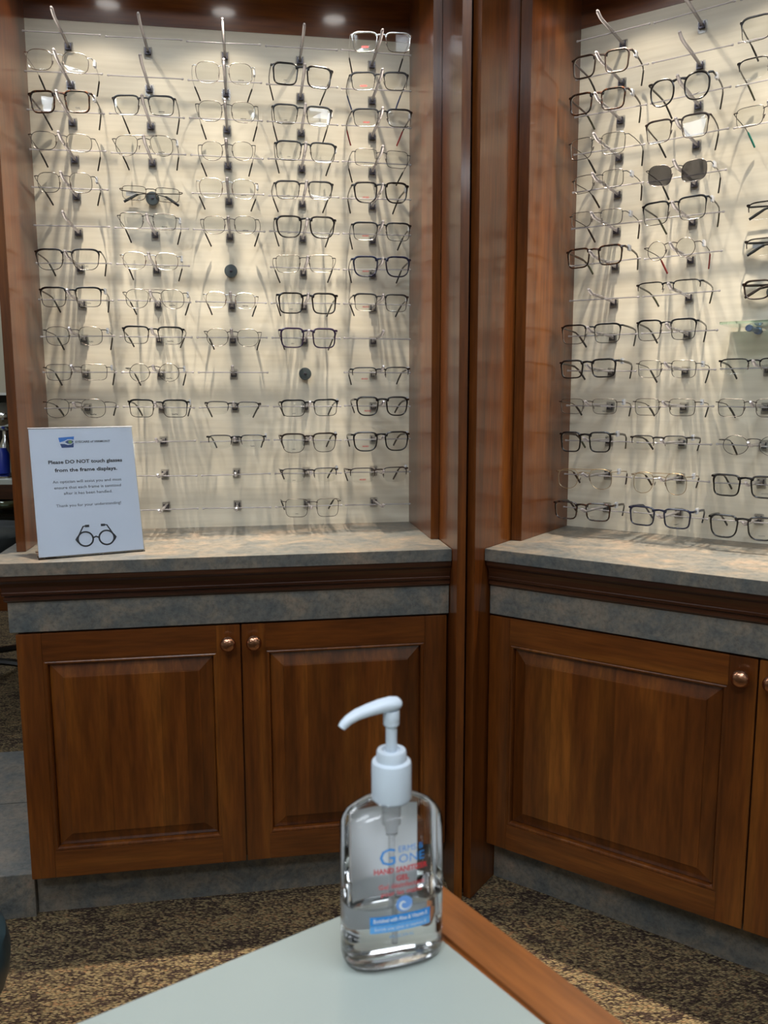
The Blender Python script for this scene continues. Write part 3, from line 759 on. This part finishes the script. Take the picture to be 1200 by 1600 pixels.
# glass shelf on brackets
t = thing('glass_shelf', 'small clear green-edged glass shelf on metal brackets, right display edge', 'shelf', UB @ T((0, 0, 0)))
MB().box(0.372, 0.562, PV - 0.105, PV - 0.003, 1.199, 1.204).build('shelf_glass', GLASSGREEN, t)
for u in (0.425, 0.51):
    MB().lathe([(0.0075, PV - 0.001), (0.0075, PV - 0.012), (0.0045, PV - 0.014), (0.0045, PV - 0.085), (0.0068, PV - 0.087), (0.0068, PV - 0.097), (0.0055, PV - 0.099)], (u, 0, 1.1905), 'y', 20).build('bracket', flat('blue_grey_metal', (0.16, 0.22, 0.36), 0.35, 0.5), t, True)

# ================================================================ SIGN
SGN_O = Vector((-0.66250616, 1.55613186, CT + 0.0002)); SGN_YAW = R(26.35); SW_, SH_, TILT = 0.199, 0.2605, 0.33
t = thing('sign_holder', 'clear slanted acrylic sign holder with white notice, on left countertop', 'sign', T(SGN_O) @ Matrix.Rotation(SGN_YAW, 4, 'Z'))
tm = Matrix.Rotation(-TILT, 4, 'X')
def tilted(mb): mb.v = [tuple(tm @ Vector(v)) for v in mb.v]; return mb
tilted(MB().box(-0.0, SW_, -0.0036, -0.0022, 0.003, SH_)).build('front_sheet', SHEET, t)
tilted(MB().box(-0.0, SW_, 0.0, 0.0014, 0.003, SH_)).build('rear_sheet', SHEET, t)
tilted(MB().box(-0.0, SW_, -0.0036, 0.0014, SH_, SH_ + 0.0015)).build('top_fold', TAGM, t)
MB().box(-0.0, SW_, -0.004, 0.09, 0.0, 0.0022).build('foot', SHEET, t)
tilted(MB().box(0.0012, SW_ - 0.0012, -0.0014, -0.0008, 0.004, SH_ - 0.001)).build('paper_notice', PAPER, t)
pap = t
def sign_text(s, x, z, size, m, off=0.0, wid=None, name='printed_line'):
    vs, fs = text_mesh(s, size, off)
    if wid:
        w0 = max(v[0] for v in vs) - min(v[0] for v in vs); k_ = wid / w0; vs = [(v[0] * k_, v[1], v[2]) for v in vs]
    g = MB(); g.add([(x + v[0], -0.00185, z + v[2]) for v in vs], fs); tilted(g).build(name, m, t)
# page coordinates: x from the left edge, z from the bottom edge (fractions of the page)
PX = lambda f: f * SW_
PZ = lambda f: f * SH_
sign_text('EYECARE of VERMONT', PX(0.60), PZ(0.888), 0.0044, INKG, 0.02, PX(0.335), 'letterhead')
sign_text('Please DO NOT touch glasses', PX(0.515), PZ(0.732), 0.0072, INKB, 0.035, PX(0.705))
sign_text('from the frame displays.', PX(0.515), PZ(0.668), 0.0072, INKB, 0.035, PX(0.595))
sign_text('An optician will assist you and must', PX(0.515), PZ(0.578), 0.0058, INKG, 0.0, PX(0.655))
sign_text('ensure that each frame is sanitized', PX(0.515), PZ(0.532), 0.0058, INKG, 0.0, PX(0.635))
sign_text('after it has been handled.', PX(0.512), PZ(0.487), 0.0058, INKG, 0.0, PX(0.46))
sign_text('Thank you for your understanding!', PX(0.51), PZ(0.393), 0.0058, INKG, 0.0, PX(0.615))
def page_poly(pts, m, name, dy=0.0): # fractions
    g = MB(); g.add([(PX(x), -0.00185 - dy, PZ(z)) for x, z in pts], [tuple(range(len(pts)))]); tilted(g).build(name, m, t)
wave = [(0.285 + 0.135 * i / 12, 0.895 + 0.012 * math.sin(i / 12 * math.pi) - 0.004) for i in range(13)]
page_poly([(0.275, 0.925), (0.425, 0.932), (0.42, 0.906), (0.39, 0.912), (0.36, 0.911), (0.33, 0.898), (0.285, 0.888)], LOGO_B, 'logo_sky')
page_poly([(0.288, 0.876), (0.33, 0.874), (0.36, 0.866), (0.39, 0.868), (0.417, 0.884), (0.412, 0.846), (0.30, 0.845)], LOGO_N, 'logo_field')
page_poly([(0.335, 0.889), (0.355, 0.9), (0.385, 0.904), (0.415, 0.896), (0.41, 0.884), (0.385, 0.873), (0.358, 0.877)], LOGO_N, 'logo_eye', 0.0001)
page_poly([(0.383 + 0.018 * math.cos(q * math.pi / 8), 0.889 + 0.012 * math.sin(q * math.pi / 8)) for q in range(16)], LOGO_G, 'logo_iris', 0.0002)
g = MB()
for cxp in (0.445, 0.645):
    g.tube([(PX(cxp) + 0.0142 * math.cos(q * math.pi / 16), -0.0019, PZ(0.128) + 0.0142 * math.sin(q * math.pi / 16)) for q in range(32)], 0.0001, 0.0016, side=(0, 1, 0), n=4, closed=True)
g.tube([(PX(0.522), -0.0019, PZ(0.135)), (PX(0.545), -0.0019, PZ(0.142)), (PX(0.568), -0.0019, PZ(0.135))], 0.0001, 0.0015, side=(0, 1, 0), n=4)
for s_, c0 in ((-1, 0.445), (1, 0.645)):
    g.tube([(PX(c0 + s_ * 0.068), -0.0019, PZ(0.15)), (PX(c0 + s_ * 0.088), -0.0019, PZ(0.128)), (PX(c0 + s_ * 0.068), -0.0019, PZ(0.105))], 0.0001, 0.0017, side=(0, 1, 0), n=4)
    g.tube([(PX(c0 + s_ * 0.07), -0.0019, PZ(0.145)), (PX(c0 + s_ * 0.012), -0.0019, PZ(0.226)), (PX(c0 - s_ * 0.035), -0.0019, PZ(0.228))], 0.0001, 0.0013, side=(0, 1, 0), n=4)
    g.tube([(PX(c0 - s_ * 0.005), -0.0019, PZ(0.227)), (PX(c0 - s_ * 0.045), -0.0019, PZ(0.227))], 0.0001, 0.0024, side=(0, 1, 0), n=4)
tilted(g).build('printed_spectacles', INKB, t)

# ================================================================ PLINTHS beside the left cabinet
for a, b, lab in ((0.0504, 0.369, 'low grey slate laminate floor plinth, front one beside left cabinet'), (0.371, 0.678, 'low grey slate laminate floor plinth, rear one beside left cabinet')):
    o = MB().box(-1.75, -0.8595, a, b, 0.0, 0.095, 0, 0.0008).build('floor_plinth', SLATE); o.matrix_world = UA
    tag(o, lab, 'plinth', 'slate floor plinths')

# ================================================================ TABLE AND SANITIZER
TZ = 0.692
C0 = Vector((0.0026, 0.5763, TZ))
ax = Vector((0.5885, -0.8085, 0)).normalized()      # along the rail, towards the viewer
ay = Vector((-0.8296, -0.5583, 0)).normalized()     # along the far edge, to the left
# a frame with x = away from rail to the left, y = towards viewer
def tab(p, q, z): v = C0 + ay * p + ax * q; return (v.x, v.y, z)
t = thing('table', 'grey-green laminate table with cherry wood edge rail, under the sanitizer', 'table', T((0, 0, 0)))
def slab(p0, p1, q0, q1, z0, z1, name, m, bev=0.0):
    bm = MB().box(p0, p1, q0, q1, z0, z1, 0, bev); bm.v = [tab(x, y, z) for x, y, z in bm.v]; return bm.build(name, m, t, bev > 0.002)
slab(0.0, 0.85, 0.0, 1.1, TZ - 0.026, TZ, 'tabletop', TABLEM, 0.001)
# rail in its own straight frame for the grain
rm = Matrix((( -ay.x, ax.x, 0, C0.x), (-ay.y, ax.y, 0, C0.y), (0, 0, 1, 0), (0, 0, 0, 1)))
o = MB().box(0.0015, 0.0425, -0.002, 1.1, TZ - 0.04, TZ + 0.0015, 0, 0.003).build('edge_rail', WOOD_RAIL, t, True, rm)
o['label'] = 'cherry wood edge rail'
for p, q in ((0.05, 0.06), (0.78, 0.06), (0.05, 1.03), (0.78, 1.03)):
    slab(p - 0.022, p + 0.022, q - 0.022, q + 0.022, 0.0, TZ - 0.026, 'leg', FR['black'])

BX, BY, BYAW = 0.0044, 0.512, R(17)
t = thing('sanitizer_bottle', 'clear pump bottle of hand sanitizer gel standing on the table corner', 'bottle', T((BX, BY, TZ + 0.0003)) @ Matrix.Rotation(BYAW, 4, 'Z'))
BA, BB, BE = 0.0345, 0.0200, 2.7
def ring(sa, z, a=BA, b=BB, n=64, e=BE):
    return [(a * sa * sgnp(math.cos(2 * math.pi * i / n), 2 / e), b * sa * sgnp(math.sin(2 * math.pi * i / n), 2 / e), z) for i in range(n)]
def loft(rings, cap0=True, cap1=True):
    n = len(rings[0]); vs = [p for r in rings for p in r]; fs = []
    for i in range(len(rings) - 1):
        for j in range(n): fs.append((i * n + j, i * n + (j + 1) % n, (i + 1) * n + (j + 1) % n, (i + 1) * n + j))
    if cap0: fs.append(tuple(range(n))[::-1])
    if cap1: fs.append(tuple(range(len(vs) - n, len(vs))))
    m = MB(); m.add(vs, fs); return m
def rr(da, z, nr=None): # inset by da metres; blends to the round neck when nr given
    return ring(1, z, BA - da, BB - da)
body = [rr(0.0075, 0.0), rr(0.0035, 0.0006), rr(0.001, 0.003), rr(0.0, 0.007), rr(0.0, 0.094), rr(0.0006, 0.0975)]
neck = ring(1, 0, 0.0115, 0.0115, e=2.0)
def mixr(k, z):
    A = ring(1, z, BA - 0.0006, BB - 0.0006); B_ = [(x, y, z) for x, y, _ in neck]
    return [(a[0] * (1 - k) + b[0] * k, a[1] * (1 - k) + b[1] * k, z) for a, b in zip(A, B_)]
body += [mixr(0.06, 0.1012), mixr(0.2, 0.1045), mixr(0.45, 0.108), mixr(0.75, 0.1108), mixr(0.94, 0.1125), mixr(1.0, 0.1145), mixr(1.0, 0.1225)]
loft(body, True, False).build('bottle_body', BOTTLE, t, True)
# gel: slightly inside the wall, meniscus at the top
GI = 0.00025
gel = [rr(0.0085, 0.0006), rr(0.0040, 0.0014), rr(0.0014, 0.0038), rr(GI, 0.0075), ring(1, 0.0455, BA - GI, BB - GI),
       ring(1, 0.0448, BA - 0.0025, BB - 0.0025), ring(1, 0.0445, BA - 0.005, BB - 0.005)]
loft(gel).build('gel', GEL, t, True)['label'] = 'clear gel filling the lower half'
# rear label on the back wall
def surf_y(x, front=True, off=0.0003, a=BA, b=BB):
    k = max(0.0, 1 - (abs(x) / a) ** BE) ** (1 / BE); y = b * k + off
    return -y if front else y
def conform(vs, dx, dz, off=0.0003): return [(x + dx, surf_y(x + dx, True, off), z + dz) for x, y, z in vs]
g = MB(); nn = 24; x0, x1, z0, z1 = -0.0235, 0.0235, 0.016, 0.0965
g.add([(x0 + (x1 - x0) * i / nn, surf_y(x0 + (x1 - x0) * i / nn, False, -0.0011), z) for z in (z0, z1 - 0.003, z1) for i in range(nn + 1)],
      [(i, i + 1, nn + 2 + i, nn + 1 + i) for i in range(nn)] + [(nn + 1 + i, nn + 2 + i, 2 * nn + 3 + i, 2 * nn + 2 + i) for i in range(nn)])
g.build('rear_label', flat('white_label', (0.93, 0.96, 1.0), 0.5), t)
def btext(s, dx, dz, size, m, off=0.0, wid=None, name='label_lettering', lift=0.0004):
    vs, fs = text_mesh(s, size, off)
    if wid:
        w0 = max(v[0] for v in vs) - min(v[0] for v in vs); vs = [(v[0] * wid / w0, v[1], v[2]) for v in vs]
    g = MB(); g.add(conform(vs, dx, dz, lift), fs); g.build(name, m, t)
btext('G', -0.0088, 0.0812, 0.0118, INKBL, 0.0)
btext('ERMS B', 0.0065, 0.0860, 0.0042, INKBL, 0.0, 0.0165)
btext('ONE', 0.0072, 0.0792, 0.0060, INKBL, 0.0, 0.0175)
btext('HAND SANITIZER', 0.0, 0.0722, 0.0036, INKR, 0.045, 0.0360)
btext('GEL', 0.0010, 0.0664, 0.0036, INKR, 0.045)
btext('Gel désinfectant', 0.0005, 0.0614, 0.0033, INKR, 0.02, 0.0310)
btext('pour les mains', 0.0005, 0.0566, 0.0033, INKR, 0.02, 0.0275)
g = MB(); rs = 0.0056; sx_, sz_ = 0.0022, 0.0480
g.add(conform([(0, 0, 0)] + [(rs * math.cos(i * math.pi / 16), 0, rs * math.sin(i * math.pi / 16)) for i in range(32)], sx_, sz_, 0.0004), [(0, 1 + i, 1 + (i + 1) % 32) for i in range(32)])
g.build('swirl_disc', INKSW, t)
sw = [];
for i in range(30):
    q = i / 29; a_ = 0.6 + q * 5.6; r_ = 0.0006 + 0.0045 * q; sw.append((r_ * math.cos(a_), r_ * math.sin(a_), 0.00015 + 0.0007 * math.sin(math.pi * min(1, q + 0.05))))
vs = []; 
for i, (x, z, w_) in enumerate(sw):
    a_ = 0.6 + i / 29 * 5.6
    vs += [(x - w_ * math.cos(a_), 0, z - w_ * math.sin(a_)), (x + w_ * math.cos(a_), 0, z + w_ * math.sin(a_))]
g = MB(); g.add(conform(vs, sx_, sz_, 0.0006), [(2 * i, 2 * i + 1, 2 * i + 3, 2 * i + 2) for i in range(29)]); g.build('swirl', INKW, t)
def banner(x0, x1, z0, z1, m, name):
    g = MB(); nn = 20; vs = [(x0 + (x1 - x0) * i / nn, 0, z) for z in (z0, z1) for i in range(nn + 1)]
    g.add(conform(vs, 0, 0, 0.0004), [(i, i + 1, nn + 2 + i, nn + 1 + i) for i in range(nn)]); g.build(name, m, t)
banner(-0.0205, 0.0205, 0.0352, 0.0413, INKBL, 'banner')
banner(-0.0205, 0.0205, 0.0298, 0.0350, INKBL2, 'banner')
btext('Enriched with Aloe & Vitamin E', 0, 0.0383, 0.0028, INKW, 0.03, 0.0365, lift=0.0006)
btext('Enrichi avec aloès et vitamine E', 0, 0.0324, 0.0024, INKW, 0.0, 0.0350, lift=0.0006)
btext('8 FL OZ (236 mL)', 0.0005, 0.0262, 0.0022, INKBL2, 0.0, 0.0165)
# pump
MB().lathe([(0.0122, 0.1105), (0.0128, 0.1112), (0.0131, 0.1125), (0.0131, 0.1345), (0.0126, 0.1368), (0.0100, 0.1378), (0.0100, 0.1378), (0.0098, 0.1432), (0.0092, 0.1445), (0.0062, 0.1448), (0.0055, 0.1435)], n=48).build('collar', WHITEP, t, True)
MB().lathe([(0.0037, 0.135), (0.0037, 0.1605), (0.0050, 0.1615), (0.0053, 0.1625), (0.0050, 0.1635), (0.0053, 0.1645), (0.0053, 0.171), (0.005, 0.1715)], n=28).build('stem', WHITEP, t, True)
def hd(x, y, z): return (x, y, z)
dirx, diry = math.cos(R(188)), math.sin(R(188))
sp_ = [(-0.0062, 0.1755), (-0.0045, 0.1757), (0.0, 0.1757), (0.008, 0.1753), (0.016, 0.1742), (0.024, 0.1725), (0.030, 0.1700), (0.0335, 0.1672), (0.0348, 0.1655)]
MB().tube([(dirx * s_, diry * s_, z) for s_, z in sp_], [0.0035, 0.0055, 0.0060, 0.0056, 0.0050, 0.0044, 0.0038, 0.0033, 0.0029], [0.0022, 0.0038, 0.0046, 0.0043, 0.0038, 0.0034, 0.0030, 0.0028, 0.0024], side=(-diry, dirx, 0), n=20).build('pump_head', WHITEP, t, True)
MB().lathe([(0.0058, 0.1105), (0.0062, 0.104), (0.0062, 0.0935), (0.0045, 0.091), (0.0042, 0.086), (0.0020, 0.085), (0.0020, 0.012)], n=20).build('dip_tube', flat('milky_dip_tube', (0.85, 0.87, 0.9), 0.2, 0, Transmission_Weight=0.75), t, True)

# ================================================================ BACKGROUND, far left
t = thing('shelving_unit', 'dark wood shelving unit with glass shelves far behind, left edge', 'shelf', T((-1.84, 4.0, 0)))
MB().box(-0.55, 0.45, 0.38, 0.40, 0.06, 1.062).build('back_panel', BLACKM, t)
MB().box(-0.55, 0.45, 0.0, 0.38, 0.0, 0.345).build('base', WOOD_H, t)
MB().box(-0.56, 0.46, -0.01, 0.40, 1.062, 1.074).build('top', flat('pale_shelf_edge', (0.7, 0.7, 0.66), 0.4), t)
MB().box(-0.55, 0.45, 0.0, 0.38, 0.632, 0.655).build('shelf', flat('grey_shelf_edge', (0.42, 0.44, 0.4), 0.4), t)
MB().box(-0.55, 0.45, 0.0, 0.38, 0.56, 0.632).build('drawer', WOOD_MOULD, t)
for z in (0.395, 0.475): MB().box(-0.55, 0.45, 0.0, 0.38, z, z + 0.01).build('glass_shelf', GLASSGREEN, t)
MB().box(0.43, 0.45, 0.0, 0.38, 0.345, 1.062).build('side_panel', WOOD_V, t)
t = thing('chrome_lamp', 'chrome object with a round head standing on the far shelving unit', 'lamp', T((-1.88, 4.12, 0.6552)))
MB().lathe([(0.09, 0.0), (0.09, 0.012), (0.05, 0.03), (0.045, 0.09), (0.03, 0.16), (0.012, 0.2), (0.012, 0.24)], n=28).build('stand', CHROME, t, True)
MB().lathe([(0.012, 0.23), (0.05, 0.24), (0.078, 0.275), (0.082, 0.31), (0.07, 0.345), (0.04, 0.365), (0.01, 0.37)], n=28).build('head', CHROME, t, True)
MB().lathe([(0.032, 0.025), (0.033, 0.12), (0.02, 0.15)], (0, -0.045, 0), n=20).build('blue_insert', flat('blue_plastic', (0.01, 0.03, 0.3), 0.3), t, True)
t = thing('chrome_bowl', 'shallow chrome bowl on a glass shelf of the far unit', 'bowl', T((-1.90, 4.16, 0.4855)))
MB().lathe([(0.03, 0.0), (0.06, 0.012), (0.085, 0.035), (0.09, 0.055), (0.082, 0.055), (0.05, 0.02), (0.01, 0.012)], n=32).build('bowl_shell', CHROME, t, True)

def chair(mw, label, mat, group, seat_z=0.46, back=True):
    t = thing('swivel_chair' if back else 'swivel_stool', label, 'chair' if back else 'stool', mw, group)
    m = MB(); e = 3.0
    def rg(k, z, a=0.24, b=0.23): return ring(1, z, a * k, b * k, 40, e)
    loft([rg(0.90, seat_z - 0.075), rg(0.985, seat_z - 0.06), rg(1.0, seat_z - 0.035), rg(0.985, seat_z - 0.012), rg(0.93, seat_z), rg(0.5, seat_z + 0.004)]).build('seat', mat, t, True)
    bk = []
    for z, w_ in ((seat_z + 0.14, 0.17), (seat_z + 0.16, 0.2), (seat_z + 0.26, 0.215), (seat_z + 0.36, 0.2), (seat_z + 0.41, 0.16), (seat_z + 0.43, 0.09)):
        bk.append([(w_ * sgnp(math.cos(2 * math.pi * i / 32), 0.7), 0.235 + 0.028 * math.sin(2 * math.pi * i / 32), z) for i in range(32)])
    if back: loft(bk).build('backrest', mat, t, True)
    if back: MB().tube([(0, 0.06, seat_z - 0.085), (0, 0.2, seat_z - 0.08), (0, 0.285, seat_z - 0.02), (0, 0.275, seat_z + 0.2)], 0.014, n=8).build('back_bar', FR['black'], t, True)
    MB().lathe([(0.03, 0.07), (0.03, 0.2), (0.018, 0.21), (0.018, seat_z - 0.09), (0.09, seat_z - 0.085), (0.09, seat_z - 0.074)], n=20).build('column', FR['black'], t, True)
    for i in range(5):
        a_ = 2 * math.pi * i / 5 + 0.3; c_, s_ = math.cos(a_), math.sin(a_)
        lg = MB().tube([(0.02 * c_, 0.02 * s_, 0.105), (0.16 * c_, 0.16 * s_, 0.09), (0.28 * c_, 0.28 * s_, 0.068)], 0.018, 0.013, side=(-s_, c_, 0), n=8).build('leg', FR['black'], t, True)
        MB().lathe([(0.018, -0.012), (0.026, -0.010), (0.026, 0.010), (0.018, 0.012)], (0.28 * c_, 0.28 * s_, 0.0262), 'x', 16).build('caster', FR['black'], lg, True)
    return t
chair(T((-1.53, 2.93, 0)) @ Matrix.Rotation(R(200), 4, 'Z'), 'charcoal swivel stool behind the left counter end, mostly hidden', GREYV, None, 0.585, False)
chair(T((-0.672, 0.765, 0)) @ Matrix.Rotation(R(165), 4, 'Z'), 'dark teal padded chair, its edge at the lower left picture border', TEALV, None, 0.47)
